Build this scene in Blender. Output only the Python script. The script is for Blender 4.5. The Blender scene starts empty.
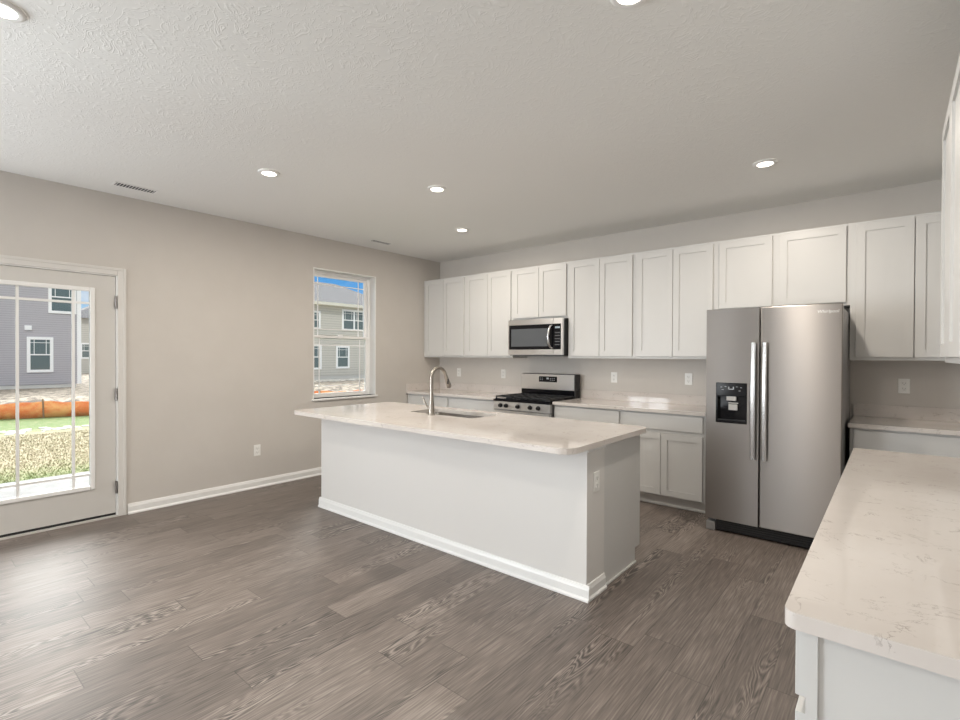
import bpy, bmesh, math, random
from mathutils import Vector, Matrix
random.seed(7)
S = bpy.context.scene
C = S.collection
PI = math.pi

# ---------------------------------------------------------------- camera
F_PX, YAW, PIT, ROLL = 493.468, 0.6972, -0.0082, 0.0039
cam_pos = Vector((5.0753, -5.1435, 1.3815))
cd = bpy.data.cameras.new('camera'); cam = bpy.data.objects.new('camera', cd); C.objects.link(cam)
cd.sensor_width = 36.0; cd.lens = F_PX / 960 * 36.0; cd.clip_start = 0.05; cd.clip_end = 600
sy, cy = math.sin(YAW), math.cos(YAW)
f0 = Vector((-sy, cy, 0)); r0 = Vector((cy, sy, 0)); z0 = Vector((0, 0, 1))
fw = math.cos(PIT) * f0 + math.sin(PIT) * z0
up = math.cos(PIT) * z0 - math.sin(PIT) * f0
cr = math.cos(ROLL) * r0 + math.sin(ROLL) * up
cu = math.cos(ROLL) * up - math.sin(ROLL) * r0
m = Matrix((cr, cu, -fw)).transposed().to_4x4(); m.translation = cam_pos
cam.matrix_world = m
S.camera = cam
S.view_settings.view_transform = 'Standard'; S.view_settings.look = 'None'
S.view_settings.gamma = 1.0; S.view_settings.use_curve_mapping = False
S.view_settings.exposure = 0.08
S.cycles.max_bounces = 10; S.cycles.diffuse_bounces = 6; S.cycles.transparent_max_bounces = 16
S.cycles.sample_clamp_indirect = 6.0
S.cycles.caustics_reflective = False; S.cycles.caustics_refractive = False

# ---------------------------------------------------------------- sky
SKY_STRENGTH = 0.85
w = bpy.data.worlds.new('sky'); S.world = w; w.use_nodes = True
nt = w.node_tree; nt.nodes.clear()
def N(t, k, **kw):
    n = t.nodes.new(k)
    for a, b in kw.items(): setattr(n, a, b)
    return n
out = N(nt, 'ShaderNodeOutputWorld'); bg = N(nt, 'ShaderNodeBackground')
tc = N(nt, 'ShaderNodeTexCoord'); sep = N(nt, 'ShaderNodeSeparateXYZ')
nt.links.new(tc.outputs['Generated'], sep.inputs[0])
ramp = N(nt, 'ShaderNodeValToRGB'); nt.links.new(sep.outputs[2], ramp.inputs[0])
e = ramp.color_ramp.elements
e[0].position = 0.0; e[0].color = (0.80, 0.87, 0.95, 1)
e[1].position = 1.0; e[1].color = (0.60, 0.66, 0.76, 1)
k = e.new(0.07); k.color = (0.48, 0.72, 0.98, 1)
k = e.new(0.14); k.color = (0.12, 0.42, 0.90, 1)
k = e.new(0.30); k.color = (0.55, 0.66, 0.82, 1)
mp = N(nt, 'ShaderNodeMapping'); mp.inputs['Scale'].default_value = (2.2, 2.2, 9.0); mp.inputs['Location'].default_value = (0.3, 0.1, 0.0)
nt.links.new(tc.outputs['Generated'], mp.inputs[0])
nz = N(nt, 'ShaderNodeTexNoise'); nz.inputs['Scale'].default_value = 1.6; nz.inputs['Detail'].default_value = 6
nt.links.new(mp.outputs[0], nz.inputs[0])
cr2 = N(nt, 'ShaderNodeValToRGB'); nt.links.new(nz.outputs[0], cr2.inputs[0])
cr2.color_ramp.elements[0].position = 0.50; cr2.color_ramp.elements[1].position = 0.62
mx = N(nt, 'ShaderNodeMix', data_type='RGBA'); nt.links.new(cr2.outputs[0], mx.inputs[0])
nt.links.new(ramp.outputs[0], mx.inputs[6]); mx.inputs[7].default_value = (0.95, 0.96, 1.0, 1)
# added bright patch of sky, above the view, to put glare on the floor
SKY_GLARE, SKY_GLARE_DIR = 9.0, Vector((-0.82, 0.32, 0.46)).normalized()
dt = N(nt, 'ShaderNodeVectorMath', operation='DOT_PRODUCT'); nt.links.new(tc.outputs['Generated'], dt.inputs[0]); dt.inputs[1].default_value = SKY_GLARE_DIR
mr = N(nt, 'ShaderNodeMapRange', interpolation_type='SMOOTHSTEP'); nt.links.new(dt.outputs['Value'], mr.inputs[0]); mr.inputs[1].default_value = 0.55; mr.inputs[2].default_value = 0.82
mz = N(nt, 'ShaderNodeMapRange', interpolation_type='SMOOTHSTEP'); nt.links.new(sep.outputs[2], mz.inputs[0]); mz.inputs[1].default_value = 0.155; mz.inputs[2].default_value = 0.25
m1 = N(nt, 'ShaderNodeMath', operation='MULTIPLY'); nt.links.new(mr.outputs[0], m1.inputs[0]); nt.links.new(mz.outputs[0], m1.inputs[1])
m2 = N(nt, 'ShaderNodeMath', operation='MULTIPLY_ADD'); nt.links.new(m1.outputs[0], m2.inputs[0]); m2.inputs[1].default_value = SKY_GLARE; m2.inputs[2].default_value = SKY_STRENGTH
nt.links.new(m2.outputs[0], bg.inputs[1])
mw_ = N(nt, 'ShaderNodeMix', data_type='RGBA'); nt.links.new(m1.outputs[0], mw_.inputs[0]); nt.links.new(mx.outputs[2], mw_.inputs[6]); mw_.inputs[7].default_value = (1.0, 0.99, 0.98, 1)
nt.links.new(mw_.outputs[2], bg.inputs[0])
nt.links.new(bg.outputs[0], out.inputs[0])

# ---------------------------------------------------------------- sun (from behind the kitchen's right-hand side)
SUN = 1.7
sd = bpy.data.lights.new('sun', 'SUN'); sd.energy = SUN; sd.angle = math.radians(3); sd.color = (1.0, 0.95, 0.88)
so = bpy.data.objects.new('sun', sd); C.objects.link(so)
so.rotation_euler = Vector((0.60, -0.30, 0.80)).to_track_quat('Z', 'Y').to_euler()

# ---------------------------------------------------------------- added area lamps at made-up windows behind the camera
def area(name, loc, look, sx, sz, power, col):
    l = bpy.data.lights.new(name, 'AREA'); l.shape = 'RECTANGLE'; l.size = sx; l.size_y = sz
    l.energy = power; l.color = col
    o = bpy.data.objects.new(name, l); C.objects.link(o)
    o.location = loc; o.rotation_euler = (-Vector(look)).to_track_quat('Z', 'Y').to_euler()
    return o
DAY = (0.90, 0.955, 1.0)
WIN_BACK = [(1.95, 0.22), (3.42, 0.32)]      # centre x, width (made up, sized for streaks on the fridge), in the wall at y = -9.5
UP = 0.20        # tilts the added window lamps upwards to brighten the ceiling
for wx, ww in WIN_BACK:
    area('window_daylight', (wx, -9.42, 1.45), (0, 1, UP), ww, 1.9, 62 * ww, DAY)
area('window_daylight', (0.08, -7.3, 1.40), (1, 0.6, UP), 1.8, 2.0, 225, DAY)  # added fill lamp at a made-up window in the left wall
LAMP_W = 14.5
for pl, ps in (((-0.19, -4.37, 1.10), (0.56, 1.62)), ((-0.19, -1.60, 1.63), (0.86, 1.48))):
    pt = area('portal', pl, (1, 0, 0), ps[0], ps[1], 1, (1, 1, 1)); pt.data.cycles.is_portal = True

# ================================================================ helpers
MATS = {}
def mat(name, col=(0.8, 0.8, 0.8), rough=0.5, metal=0.0, spec=0.5, emit=None, es=0.0, coat=0.0, aniso=0.0):
    if name in MATS: return MATS[name]
    mm = bpy.data.materials.new(name); mm.use_nodes = True
    b = mm.node_tree.nodes['Principled BSDF']
    b.inputs['Base Color'].default_value = (*col, 1); b.inputs['Roughness'].default_value = rough
    b.inputs['Metallic'].default_value = metal; b.inputs['Specular IOR Level'].default_value = spec
    b.inputs['Coat Weight'].default_value = coat
    if emit: b.inputs['Emission Color'].default_value = (*emit, 1); b.inputs['Emission Strength'].default_value = es
    MATS[name] = mm; return mm
def bsdf(mm): return mm.node_tree.nodes['Principled BSDF']
def noise_bump(mm, scale, strength, dist=0.002, detail=4, stretch=(1, 1, 1), rough=0.6):
    t = mm.node_tree; c = N(t, 'ShaderNodeTexCoord'); q = N(t, 'ShaderNodeMapping'); q.inputs['Scale'].default_value = stretch
    n = N(t, 'ShaderNodeTexNoise'); n.inputs['Scale'].default_value = scale; n.inputs['Detail'].default_value = detail; n.inputs['Roughness'].default_value = rough
    b = N(t, 'ShaderNodeBump'); b.inputs['Strength'].default_value = strength; b.inputs['Distance'].default_value = dist
    t.links.new(c.outputs['Object'], q.inputs[0]); t.links.new(q.outputs[0], n.inputs[0]); t.links.new(n.outputs[0], b.inputs['Height'])
    t.links.new(b.outputs[0], bsdf(mm).inputs['Normal'])
    return n, b
def mottled(name, c1, c2, scale, rough=0.8, bump=0.0, lo=0.4, hi=0.6, detail=6, stretch=(1, 1, 1), dist=0.01):
    mm = mat(name, c1, rough); t = mm.node_tree
    n, b = noise_bump(mm, scale, bump, dist, detail, stretch)
    r = N(t, 'ShaderNodeValToRGB'); r.color_ramp.elements[0].position = lo; r.color_ramp.elements[1].position = hi
    r.color_ramp.elements[0].color = (*c1, 1); r.color_ramp.elements[1].color = (*c2, 1)
    t.links.new(n.outputs[0], r.inputs[0]); t.links.new(r.outputs[0], bsdf(mm).inputs['Base Color'])
    return mm
def MA(t, op, a, b=None):
    n = N(t, 'ShaderNodeMath', operation=op)
    for i, v in enumerate((a, b)):
        if v is None: continue
        if isinstance(v, (int, float)): n.inputs[i].default_value = v
        else: t.links.new(v, n.inputs[i])
    return n.outputs[0]

def bx(bm, x0, x1, y0, y1, z0, z1, bev=0.0, seg=1):
    mtx = Matrix.Translation(((x0 + x1) / 2, (y0 + y1) / 2, (z0 + z1) / 2)) @ Matrix.Diagonal((abs(x1 - x0), abs(y1 - y0), abs(z1 - z0), 1))
    r = bmesh.ops.create_cube(bm, size=1, matrix=mtx)
    if bev > 0:
        es = list({e for v in r['verts'] for e in v.link_edges})
        bmesh.ops.bevel(bm, geom=es, offset=bev, segments=seg, affect='EDGES', profile=0.5)
    return r
def cyl(bm, p0, p1, r0_, r1_=None, seg=24):
    p0 = Vector(p0); p1 = Vector(p1); d = p1 - p0
    q = Vector((0, 0, 1)).rotation_difference(d).to_matrix().to_4x4(); q.translation = (p0 + p1) / 2
    bmesh.ops.create_cone(bm, cap_ends=True, segments=seg, radius1=r0_, radius2=r0_ if r1_ is None else r1_, depth=d.length, matrix=q)
def tube(bm, pts, rad, seg=14):
    pts = [Vector(p) for p in pts]; rads = rad if isinstance(rad, (list, tuple)) else [rad] * len(pts)
    rings = []; prev = None
    for i, p in enumerate(pts):
        t = (pts[min(i + 1, len(pts) - 1)] - pts[max(i - 1, 0)]).normalized()
        if prev is None:
            a = Vector((1, 0, 0)) if abs(t.x) < 0.9 else Vector((0, 1, 0)); n = t.cross(a).normalized()
        else:
            n = (prev - t * prev.dot(t)).normalized()
        prev = n; b = t.cross(n)
        rings.append([bm.verts.new(p + (n * math.cos(2 * PI * j / seg) + b * math.sin(2 * PI * j / seg)) * rads[i]) for j in range(seg)])
    for a, b in zip(rings, rings[1:]):
        for j in range(seg): bm.faces.new((a[j], a[(j + 1) % seg], b[(j + 1) % seg], b[j]))
    bm.faces.new(rings[0][::-1]); bm.faces.new(rings[-1])
def extrude_profile(bm, prof, p0, p1, nrm):
    """prof: (distance out of the wall, height) points, swept straight from p0 to p1."""
    p0 = Vector(p0); p1 = Vector(p1); nrm = Vector(nrm)
    A = [bm.verts.new(p0 + nrm * a + Vector((0, 0, h))) for a, h in prof]
    B = [bm.verts.new(p1 + nrm * a + Vector((0, 0, h))) for a, h in prof]
    n = len(prof)
    for i in range(n): bm.faces.new((A[i], A[(i + 1) % n], B[(i + 1) % n], B[i]))
    bm.faces.new(A[::-1]); bm.faces.new(B)
def obj(name, bm, m_, parent=None, smooth=False, bevel=0.0):
    bmesh.ops.recalc_face_normals(bm, faces=bm.faces)
    me = bpy.data.meshes.new(name); bm.to_mesh(me); bm.free()
    for q in (m_ if isinstance(m_, (list, tuple)) else [m_]): me.materials.append(q)
    if smooth:
        me.polygons.foreach_set('use_smooth', [True] * len(me.polygons))
        me.set_sharp_from_angle(angle=math.radians(35))
    o = bpy.data.objects.new(name, me); C.objects.link(o)
    if parent: o.parent = parent
    if bevel:
        b = o.modifiers.new('edge', 'BEVEL'); b.width = bevel; b.segments = 2; b.limit_method = 'ANGLE'; b.angle_limit = math.radians(50)
    return o
def box(name, m_, x0, x1, y0, y1, z0_, z1_, parent=None, bev=0.0):
    bm = bmesh.new(); bx(bm, x0, x1, y0, y1, z0_, z1_, bev); return obj(name, bm, m_, parent)
def tag(o, label=None, cat=None, group=None, kind=None):
    if label: o['label'] = label
    if cat: o['category'] = cat
    if group: o['group'] = group
    if kind: o['kind'] = kind
    return o
def thing(name, label, cat, loc=(0, 0, 0), rz=0.0, group=None, kind=None):
    o = bpy.data.objects.new(name, None); C.objects.link(o); o.empty_display_size = 0.1
    o.location = loc; o.rotation_euler = (0, 0, rz)
    return tag(o, label, cat, group, kind)
def struct(o, label=None): return tag(o, label, kind='structure')
def rounded(x0, x1, y0, y1, r, seg=8, corners=(1, 1, 1, 1)):
    """outline counter-clockwise from the (x0,y0) corner"""
    pts = []
    for i, (cx, cy_, a0) in enumerate(((x0 + r, y0 + r, PI), (x1 - r, y0 + r, 1.5 * PI), (x1 - r, y1 - r, 0), (x0 + r, y1 - r, 0.5 * PI))):
        if corners[i]:
            for s in range(seg + 1):
                a = a0 + s / seg * PI / 2; pts.append((cx + r * math.cos(a), cy_ + r * math.sin(a)))
        else: pts.append(((x0, y0), (x1, y0), (x1, y1), (x0, y1))[i])
    return pts
def slab(bm, outer, z0_, z1_, hole=None):
    es = []
    for loop in [outer] + ([hole] if hole else []):
        vs = [bm.verts.new((x, y, z1_)) for x, y in loop]
        es += [bm.edges.new((vs[i], vs[(i + 1) % len(vs)])) for i in range(len(vs))]
    r = bmesh.ops.triangle_fill(bm, use_beauty=True, edges=es)
    fs = [g for g in r['geom'] if isinstance(g, bmesh.types.BMFace)]
    ex = bmesh.ops.extrude_face_region(bm, geom=fs)
    vs = [g for g in ex['geom'] if isinstance(g, bmesh.types.BMVert)]
    for v in vs: v.co.z = z0_

# ================================================================ materials
wall_m = mottled('wall_paint', (0.585, 0.556, 0.522), (0.598, 0.569, 0.535), 3.0, rough=0.6, bump=0.0)
knee_m = mat('knee_wall_paint', (0.70, 0.685, 0.665), 0.55)
trim_m = mat('trim_white', (0.82, 0.82, 0.81), 0.35)
cab_m = mat('cabinet_white', (0.615, 0.612, 0.60), 0.38)
kick_m = mat('toe_kick_white', (0.70, 0.69, 0.67), 0.5)
casing_m = mat('casing_paint', (0.66, 0.645, 0.62), 0.4)  # white trim with its backlit dimness put into the colour
door_m = mat('door_paint', (0.60, 0.585, 0.56), 0.4)
vinyl_m = mat('vinyl_white', (0.90, 0.90, 0.90), 0.35)
plate_m = mat('plate_white', (0.82, 0.82, 0.80), 0.3)
slot_m = mat('socket_grey', (0.30, 0.30, 0.29), 0.5)
black_m = mat('gloss_black', (0.006, 0.006, 0.008), 0.10, spec=0.25)
dark_m = mat('matte_black', (0.012, 0.012, 0.013), 0.5)
iron_m = mat('cast_iron', (0.015, 0.015, 0.016), 0.45)
glassy_m = mat('oven_glass', (0.10, 0.108, 0.118), 0.12, spec=0.3)
nickel_m = mat('brushed_nickel', (0.36, 0.33, 0.295), 0.30, 1.0)
hinge_m = mat('hinge_metal', (0.30, 0.28, 0.27), 0.35, 1.0)
chrome_m = mat('handle_metal', (0.72, 0.72, 0.73), 0.22, 1.0)
button_m = mat('button_grey', (0.45, 0.47, 0.50), 0.4)
paddle_m = mat('dispenser_light_grey', (0.55, 0.54, 0.52), 0.3)
logo_m = mat('logo_silver', (0.80, 0.80, 0.80), 0.3, 0.6)
sideg_m = mat('fridge_side_grey', (0.25, 0.25, 0.255), 0.4, 0.2)

# ceiling: white with a brushed stomp texture
ceil_m = mat('ceiling_texture', (0.80, 0.80, 0.785), 0.85)
t = ceil_m.node_tree; c_ = N(t, 'ShaderNodeTexCoord')
n1 = N(t, 'ShaderNodeTexNoise'); n1.inputs['Scale'].default_value = 3.5; n1.inputs['Detail'].default_value = 2
t.links.new(c_.outputs['Object'], n1.inputs[0])
mixv = N(t, 'ShaderNodeMix', data_type='RGBA'); mixv.inputs[0].default_value = 0.22
t.links.new(c_.outputs['Object'], mixv.inputs[6]); t.links.new(n1.outputs[1], mixv.inputs[7])
n2 = N(t, 'ShaderNodeTexNoise'); n2.inputs['Scale'].default_value = 19; n2.inputs['Detail'].default_value = 2; n2.inputs['Distortion'].default_value = 1.6
t.links.new(mixv.outputs[2], n2.inputs[0])
ab = MA(t, 'ABSOLUTE', MA(t, 'SUBTRACT', n2.outputs[0], 0.5))
rr = N(t, 'ShaderNodeValToRGB'); rr.color_ramp.elements[0].position = 0.0; rr.color_ramp.elements[1].position = 0.05
rr.color_ramp.elements[0].color = (1, 1, 1, 1); rr.color_ramp.elements[1].color = (0, 0, 0, 1); t.links.new(ab, rr.inputs[0])
bp = N(t, 'ShaderNodeBump'); bp.inputs['Strength'].default_value = 0.20; bp.inputs['Distance'].default_value = 0.005
t.links.new(rr.outputs[0], bp.inputs['Height']); t.links.new(bp.outputs[0], bsdf(ceil_m).inputs['Normal'])

# floor: grey-brown vinyl planks running towards the kitchen wall
floor_m = mat('vinyl_planks', (0.12, 0.10, 0.085), 0.36, spec=0.95)
t = floor_m.node_tree; c_ = N(t, 'ShaderNodeTexCoord'); sp = N(t, 'ShaderNodeSeparateXYZ'); t.links.new(c_.outputs['Object'], sp.inputs[0])
PW, PL = 0.18, 1.22
xs = MA(t, 'DIVIDE', sp.outputs[0], PW); row = MA(t, 'FLOOR', xs)
wn = N(t, 'ShaderNodeTexWhiteNoise', noise_dimensions='1D'); t.links.new(row, wn.inputs['W'])
ys = MA(t, 'ADD', MA(t, 'DIVIDE', sp.outputs[1], PL), wn.outputs[0]); colm = MA(t, 'FLOOR', ys)
cmb = N(t, 'ShaderNodeCombineXYZ'); t.links.new(row, cmb.inputs[0]); t.links.new(colm, cmb.inputs[1])
wn2 = N(t, 'ShaderNodeTexWhiteNoise', noise_dimensions='3D'); t.links.new(cmb.outputs[0], wn2.inputs['Vector'])
rnd = wn2.outputs[0]
fx = MA(t, 'FRACT', xs); fy = MA(t, 'FRACT', ys)
ex = MA(t, 'MINIMUM', fx, MA(t, 'SUBTRACT', 1.0, fx)); ey = MA(t, 'MINIMUM', fy, MA(t, 'SUBTRACT', 1.0, fy))
seam = MA(t, 'MINIMUM', MA(t, 'MULTIPLY', ex, PW), MA(t, 'MULTIPLY', ey, PL))
seamv = N(t, 'ShaderNodeMapRange'); t.links.new(seam, seamv.inputs[0]); seamv.inputs[1].default_value = 0.0; seamv.inputs[2].default_value = 0.0030
# grain coordinates, shifted per plank
gx = MA(t, 'ADD', sp.outputs[0], MA(t, 'MULTIPLY', rnd, 17.3)); gy = MA(t, 'ADD', sp.outputs[1], MA(t, 'MULTIPLY', rnd, 41.7))
gv = N(t, 'ShaderNodeCombineXYZ'); t.links.new(MA(t, 'MULTIPLY', gx, 1.0), gv.inputs[0]); t.links.new(MA(t, 'MULTIPLY', gy, 0.11), gv.inputs[1])
na = N(t, 'ShaderNodeTexNoise'); na.inputs['Scale'].default_value = 7; na.inputs['Detail'].default_value = 3; na.inputs['Distortion'].default_value = 0.4; t.links.new(gv.outputs[0], na.inputs[0])
# cathedral rings: contour lines of the broad noise
rings = MA(t, 'SINE', MA(t, 'MULTIPLY', na.outputs[0], 210.0))
gv2 = N(t, 'ShaderNodeCombineXYZ'); t.links.new(MA(t, 'MULTIPLY', gx, 1.0), gv2.inputs[0]); t.links.new(MA(t, 'MULTIPLY', gy, 0.035), gv2.inputs[1])
nb = N(t, 'ShaderNodeTexNoise'); nb.inputs['Scale'].default_value = 150; nb.inputs['Detail'].default_value = 4; t.links.new(gv2.outputs[0], nb.inputs[0])
nc = N(t, 'ShaderNodeTexNoise'); nc.inputs['Scale'].default_value = 2.2; nc.inputs['Detail'].default_value = 4; t.links.new(gv.outputs[0], nc.inputs[0])
nd = N(t, 'ShaderNodeTexNoise'); nd.inputs['Scale'].default_value = 5.0; nd.inputs['Detail'].default_value = 1; t.links.new(gv.outputs[0], nd.inputs[0])
ringm = MA(t, 'MULTIPLY', rings, MA(t, 'MAXIMUM', MA(t, 'MULTIPLY', MA(t, 'SUBTRACT', nd.outputs[0], 0.53), 6.0), 0.0))
tone = MA(t, 'ADD', MA(t, 'MULTIPLY', rnd, 0.13), MA(t, 'MULTIPLY', MA(t, 'SUBTRACT', nc.outputs[0], 0.5), 0.8))
tone = MA(t, 'ADD', tone, MA(t, 'MULTIPLY', ringm, 0.42))
tone = MA(t, 'ADD', tone, MA(t, 'MULTIPLY', MA(t, 'SUBTRACT', nb.outputs[0], 0.5), 1.35))
tone = MA(t, 'ADD', tone, 0.34)
fr = N(t, 'ShaderNodeValToRGB'); t.links.new(tone, fr.inputs[0]); e = fr.color_ramp.elements
e[0].position = 0.0; e[0].color = (0.040, 0.031, 0.026, 1)
e[1].position = 1.0; e[1].color = (0.330, 0.282, 0.248, 1)
k = e.new(0.45); k.color = (0.150, 0.121, 0.104, 1)
hs = N(t, 'ShaderNodeMix', data_type='RGBA'); hs.blend_type = 'MULTIPLY'; hs.inputs[0].default_value = 1.0
t.links.new(fr.outputs[0], hs.inputs[6])
sc_ = N(t, 'ShaderNodeMix', data_type='RGBA'); sc_.inputs[6].default_value = (0.35, 0.33, 0.32, 1); sc_.inputs[7].default_value = (1, 1, 1, 1)
t.links.new(seamv.outputs[0], sc_.inputs[0]); t.links.new(sc_.outputs[2], hs.inputs[7])
t.links.new(hs.outputs[2], bsdf(floor_m).inputs['Base Color'])
bp = N(t, 'ShaderNodeBump'); bp.inputs['Strength'].default_value = 0.12; bp.inputs['Distance'].default_value = 0.001
t.links.new(MA(t, 'ADD', MA(t, 'MULTIPLY', nb.outputs[0], 0.6), seamv.outputs[0]), bp.inputs['Height']); t.links.new(bp.outputs[0], bsdf(floor_m).inputs['Normal'])
rg = N(t, 'ShaderNodeMapRange'); t.links.new(nb.outputs[0], rg.inputs[0]); rg.inputs[3].default_value = 0.43; rg.inputs[4].default_value = 0.56
t.links.new(rg.outputs[0], bsdf(floor_m).inputs['Roughness'])

# quartz: warm white with fine broken grey-brown veins
quartz_m = mat('quartz', (0.76, 0.73, 0.69), 0.06, spec=0.55)
t = quartz_m.node_tree; c_ = N(t, 'ShaderNodeTexCoord')
qa = N(t, 'ShaderNodeTexNoise'); qa.inputs['Scale'].default_value = 7.5; qa.inputs['Detail'].default_value = 7; qa.inputs['Roughness'].default_value = 0.62; qa.inputs['Distortion'].default_value = 0.9
t.links.new(c_.outputs['Object'], qa.inputs[0])
va = MA(t, 'ABSOLUTE', MA(t, 'SUBTRACT', qa.outputs[0], 0.5))
vr = N(t, 'ShaderNodeMapRange'); t.links.new(va, vr.inputs[0]); vr.inputs[1].default_value = 0.0; vr.inputs[2].default_value = 0.010; vr.inputs[3].default_value = 1.0; vr.inputs[4].default_value = 0.0
qb = N(t, 'ShaderNodeTexNoise'); qb.inputs['Scale'].default_value = 14; qb.inputs['Detail'].default_value = 3; t.links.new(c_.outputs['Object'], qb.inputs[0])
br = N(t, 'ShaderNodeMapRange'); t.links.new(qb.outputs[0], br.inputs[0]); br.inputs[1].default_value = 0.49; br.inputs[2].default_value = 0.60
vm = MA(t, 'MULTIPLY', MA(t, 'MULTIPLY', vr.outputs[0], br.outputs[0]), 0.62)
qm = N(t, 'ShaderNodeMix', data_type='RGBA'); t.links.new(vm, qm.inputs[0]); qm.inputs[7].default_value = (0.27, 0.23, 0.205, 1)
qc = N(t, 'ShaderNodeTexNoise'); qc.inputs['Scale'].default_value = 3.0; qc.inputs['Detail'].default_value = 5; t.links.new(c_.outputs['Object'], qc.inputs[0])
qr = N(t, 'ShaderNodeValToRGB'); t.links.new(qc.outputs[0], qr.inputs[0]); qr.color_ramp.elements[0].position = 0.35; qr.color_ramp.elements[1].position = 0.65
qr.color_ramp.elements[0].color = (0.635, 0.592, 0.560, 1); qr.color_ramp.elements[1].color = (0.685, 0.645, 0.615, 1)
t.links.new(qr.outputs[0], qm.inputs[6]); t.links.new(qm.outputs[2], bsdf(quartz_m).inputs['Base Color'])

# brushed stainless: grain runs sideways, so reflections smear up and down
def steel(name, col, rough, an=0.75, brush=0.0):
    mm = mat(name, col, rough, 1.0); t = mm.node_tree
    if brush: noise_bump(mm, 1.0, 1.0, brush, 0, (1.5, 1.5, 700.0))
    bsdf(mm).inputs['Anisotropic'].default_value = an; bsdf(mm).inputs['Anisotropic Rotation'].default_value = 0.25
    tg = N(t, 'ShaderNodeTangent', direction_type='RADIAL', axis='Z'); t.links.new(tg.outputs[0], bsdf(mm).inputs['Tangent'])
    return mm
steel_m = steel('stainless_steel', (0.345, 0.322, 0.305), 0.32, 0.95)
steel2_m = steel('stainless_trim', (0.80, 0.795, 0.79), 0.30, 0.8)
sink_m = mat('sink_steel', (0.50, 0.47, 0.44), 0.25, 1.0)

# window glass: clear pane with a weak mirror reflection
glass_m = bpy.data.materials.new('window_glass'); glass_m.use_nodes = True
t = glass_m.node_tree; t.nodes.clear()
o_ = N(t, 'ShaderNodeOutputMaterial'); tr = N(t, 'ShaderNodeBsdfTransparent'); gl = N(t, 'ShaderNodeBsdfGlossy'); gl.inputs['Roughness'].default_value = 0.02
tr.inputs[0].default_value = (0.97, 0.985, 0.98, 1)
fn = N(t, 'ShaderNodeFresnel'); fn.inputs[0].default_value = 1.25; ms = N(t, 'ShaderNodeMixShader')
t.links.new(fn.outputs[0], ms.inputs[0]); t.links.new(tr.outputs[0], ms.inputs[1]); t.links.new(gl.outputs[0], ms.inputs[2]); t.links.new(ms.outputs[0], o_.inputs[0])

# ================================================================ the room
RX, RY, H = 5.57, -9.5, 2.74
WT = 0.18
def wall_with_holes(name, axis, u0, u1, holes, at, thick, m_):
    """a wall of full height H along u (x or y), with rectangular holes (u0,u1,z0,z1)"""
    bm = bmesh.new()
    us = sorted({u0, u1} | {h[0] for h in holes} | {h[1] for h in holes})
    for a, b in zip(us, us[1:]):
        hs_ = [h for h in holes if h[0] <= a + 1e-6 and h[1] >= b - 1e-6]
        spans = [(0.0, H)]
        if hs_: spans = [(0.0, hs_[0][2]), (hs_[0][3], H)]
        for s0, s1 in spans:
            if s1 - s0 < 1e-4: continue
            if axis == 'y': bx(bm, at, at + thick, a, b, s0, s1)
            else: bx(bm, a, b, at, at + thick, s0, s1)
    bmesh.ops.remove_doubles(bm, verts=bm.verts, dist=1e-5)
    return struct(obj(name, bm, m_))
DY0, DY1, DZ1 = -4.840, -3.896, 2.062         # door opening
WY0, WY1, WZ0, WZ1 = -2.048, -1.161, 0.88, 2.387   # window opening
wall_with_holes('wall_left', 'y', RY, 0.0, [(DY0, DY1, 0.0, DZ1), (WY0, WY1, WZ0, WZ1), (-8.2, -6.4, 0.4, 2.4)], -WT, WT, wall_m)
wall_with_holes('wall_back', 'x', -WT, RX + WT, [], 0.0, WT, wall_m)
wall_with_holes('wall_right', 'y', RY, 0.0, [], RX, WT, wall_m)
wall_with_holes('wall_front', 'x', -WT, RX + WT, [(a - b / 2, a + b / 2, 0.5, 2.4) for a, b in WIN_BACK], RY - WT, WT, wall_m)
struct(box('floor', floor_m, -WT, RX, RY, 0.0, -0.12, 0.0))
struct(box('ceiling', ceil_m, -WT, RX + WT, RY - WT, WT, H, H + 0.2))

BASEP = [(0.0, 0.0), (0.022, 0.0), (0.022, 0.010), (0.017, 0.017), (0.013, 0.020), (0.013, 0.062), (0.009, 0.074), (0.006, 0.086), (0.0, 0.088)]
def baseboard(name, p0, p1, nrm, parent=None):
    bm = bmesh.new(); extrude_profile(bm, BASEP, p0, p1, nrm)
    o = obj(name, bm, trim_m, parent)
    if not parent: struct(o)
    return o
baseboard('baseboard_left', (0, -3.832, 0), (0, -0.61, 0), (1, 0, 0))
baseboard('baseboard_left', (0, RY, 0), (0, -4.905, 0), (1, 0, 0))
baseboard('baseboard_right', (RX, RY, 0), (RX, -4.05, 0), (-1, 0, 0))
baseboard('baseboard_right', (RX, -1.86, 0), (RX, -0.66, 0), (-1, 0, 0))
baseboard('baseboard_front', (0, RY, 0), (RX, RY, 0), (0, 1, 0))

# made-up windows behind the camera, where the added lamps stand
def unseen_window(name, axis, u0, u1, z0_, z1_, at, d):
    t_ = thing(name, None, None, kind='structure')
    bm = bmesh.new(); f = 0.06; um = (u0 + u1) / 2; zm = (z0_ + z1_) / 2
    def q(a, b, c, e_):
        if axis == 'x': bx(bm, a, b, at, at + d, c, e_)
        else: bx(bm, at, at + d, a, b, c, e_)
    q(u0, u1, z0_, z0_ + f); q(u0, u1, z1_ - f, z1_); q(u0, u0 + f, z0_ + f, z1_ - f); q(u1 - f, u1, z0_ + f, z1_ - f); q(u0 + f, u1 - f, zm - .03, zm + .03)
    obj('window_frame', bm, vinyl_m, t_)
    bm = bmesh.new()
    if axis == 'x': bx(bm, u0 + f, u1 - f, at + d * .4, at + d * .5, z0_ + f, z1_ - f)
    else: bx(bm, at + d * .4, at + d * .5, u0 + f, u1 - f, z0_ + f, z1_ - f)
    obj('pane', bm, glass_m, t_)
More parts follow.
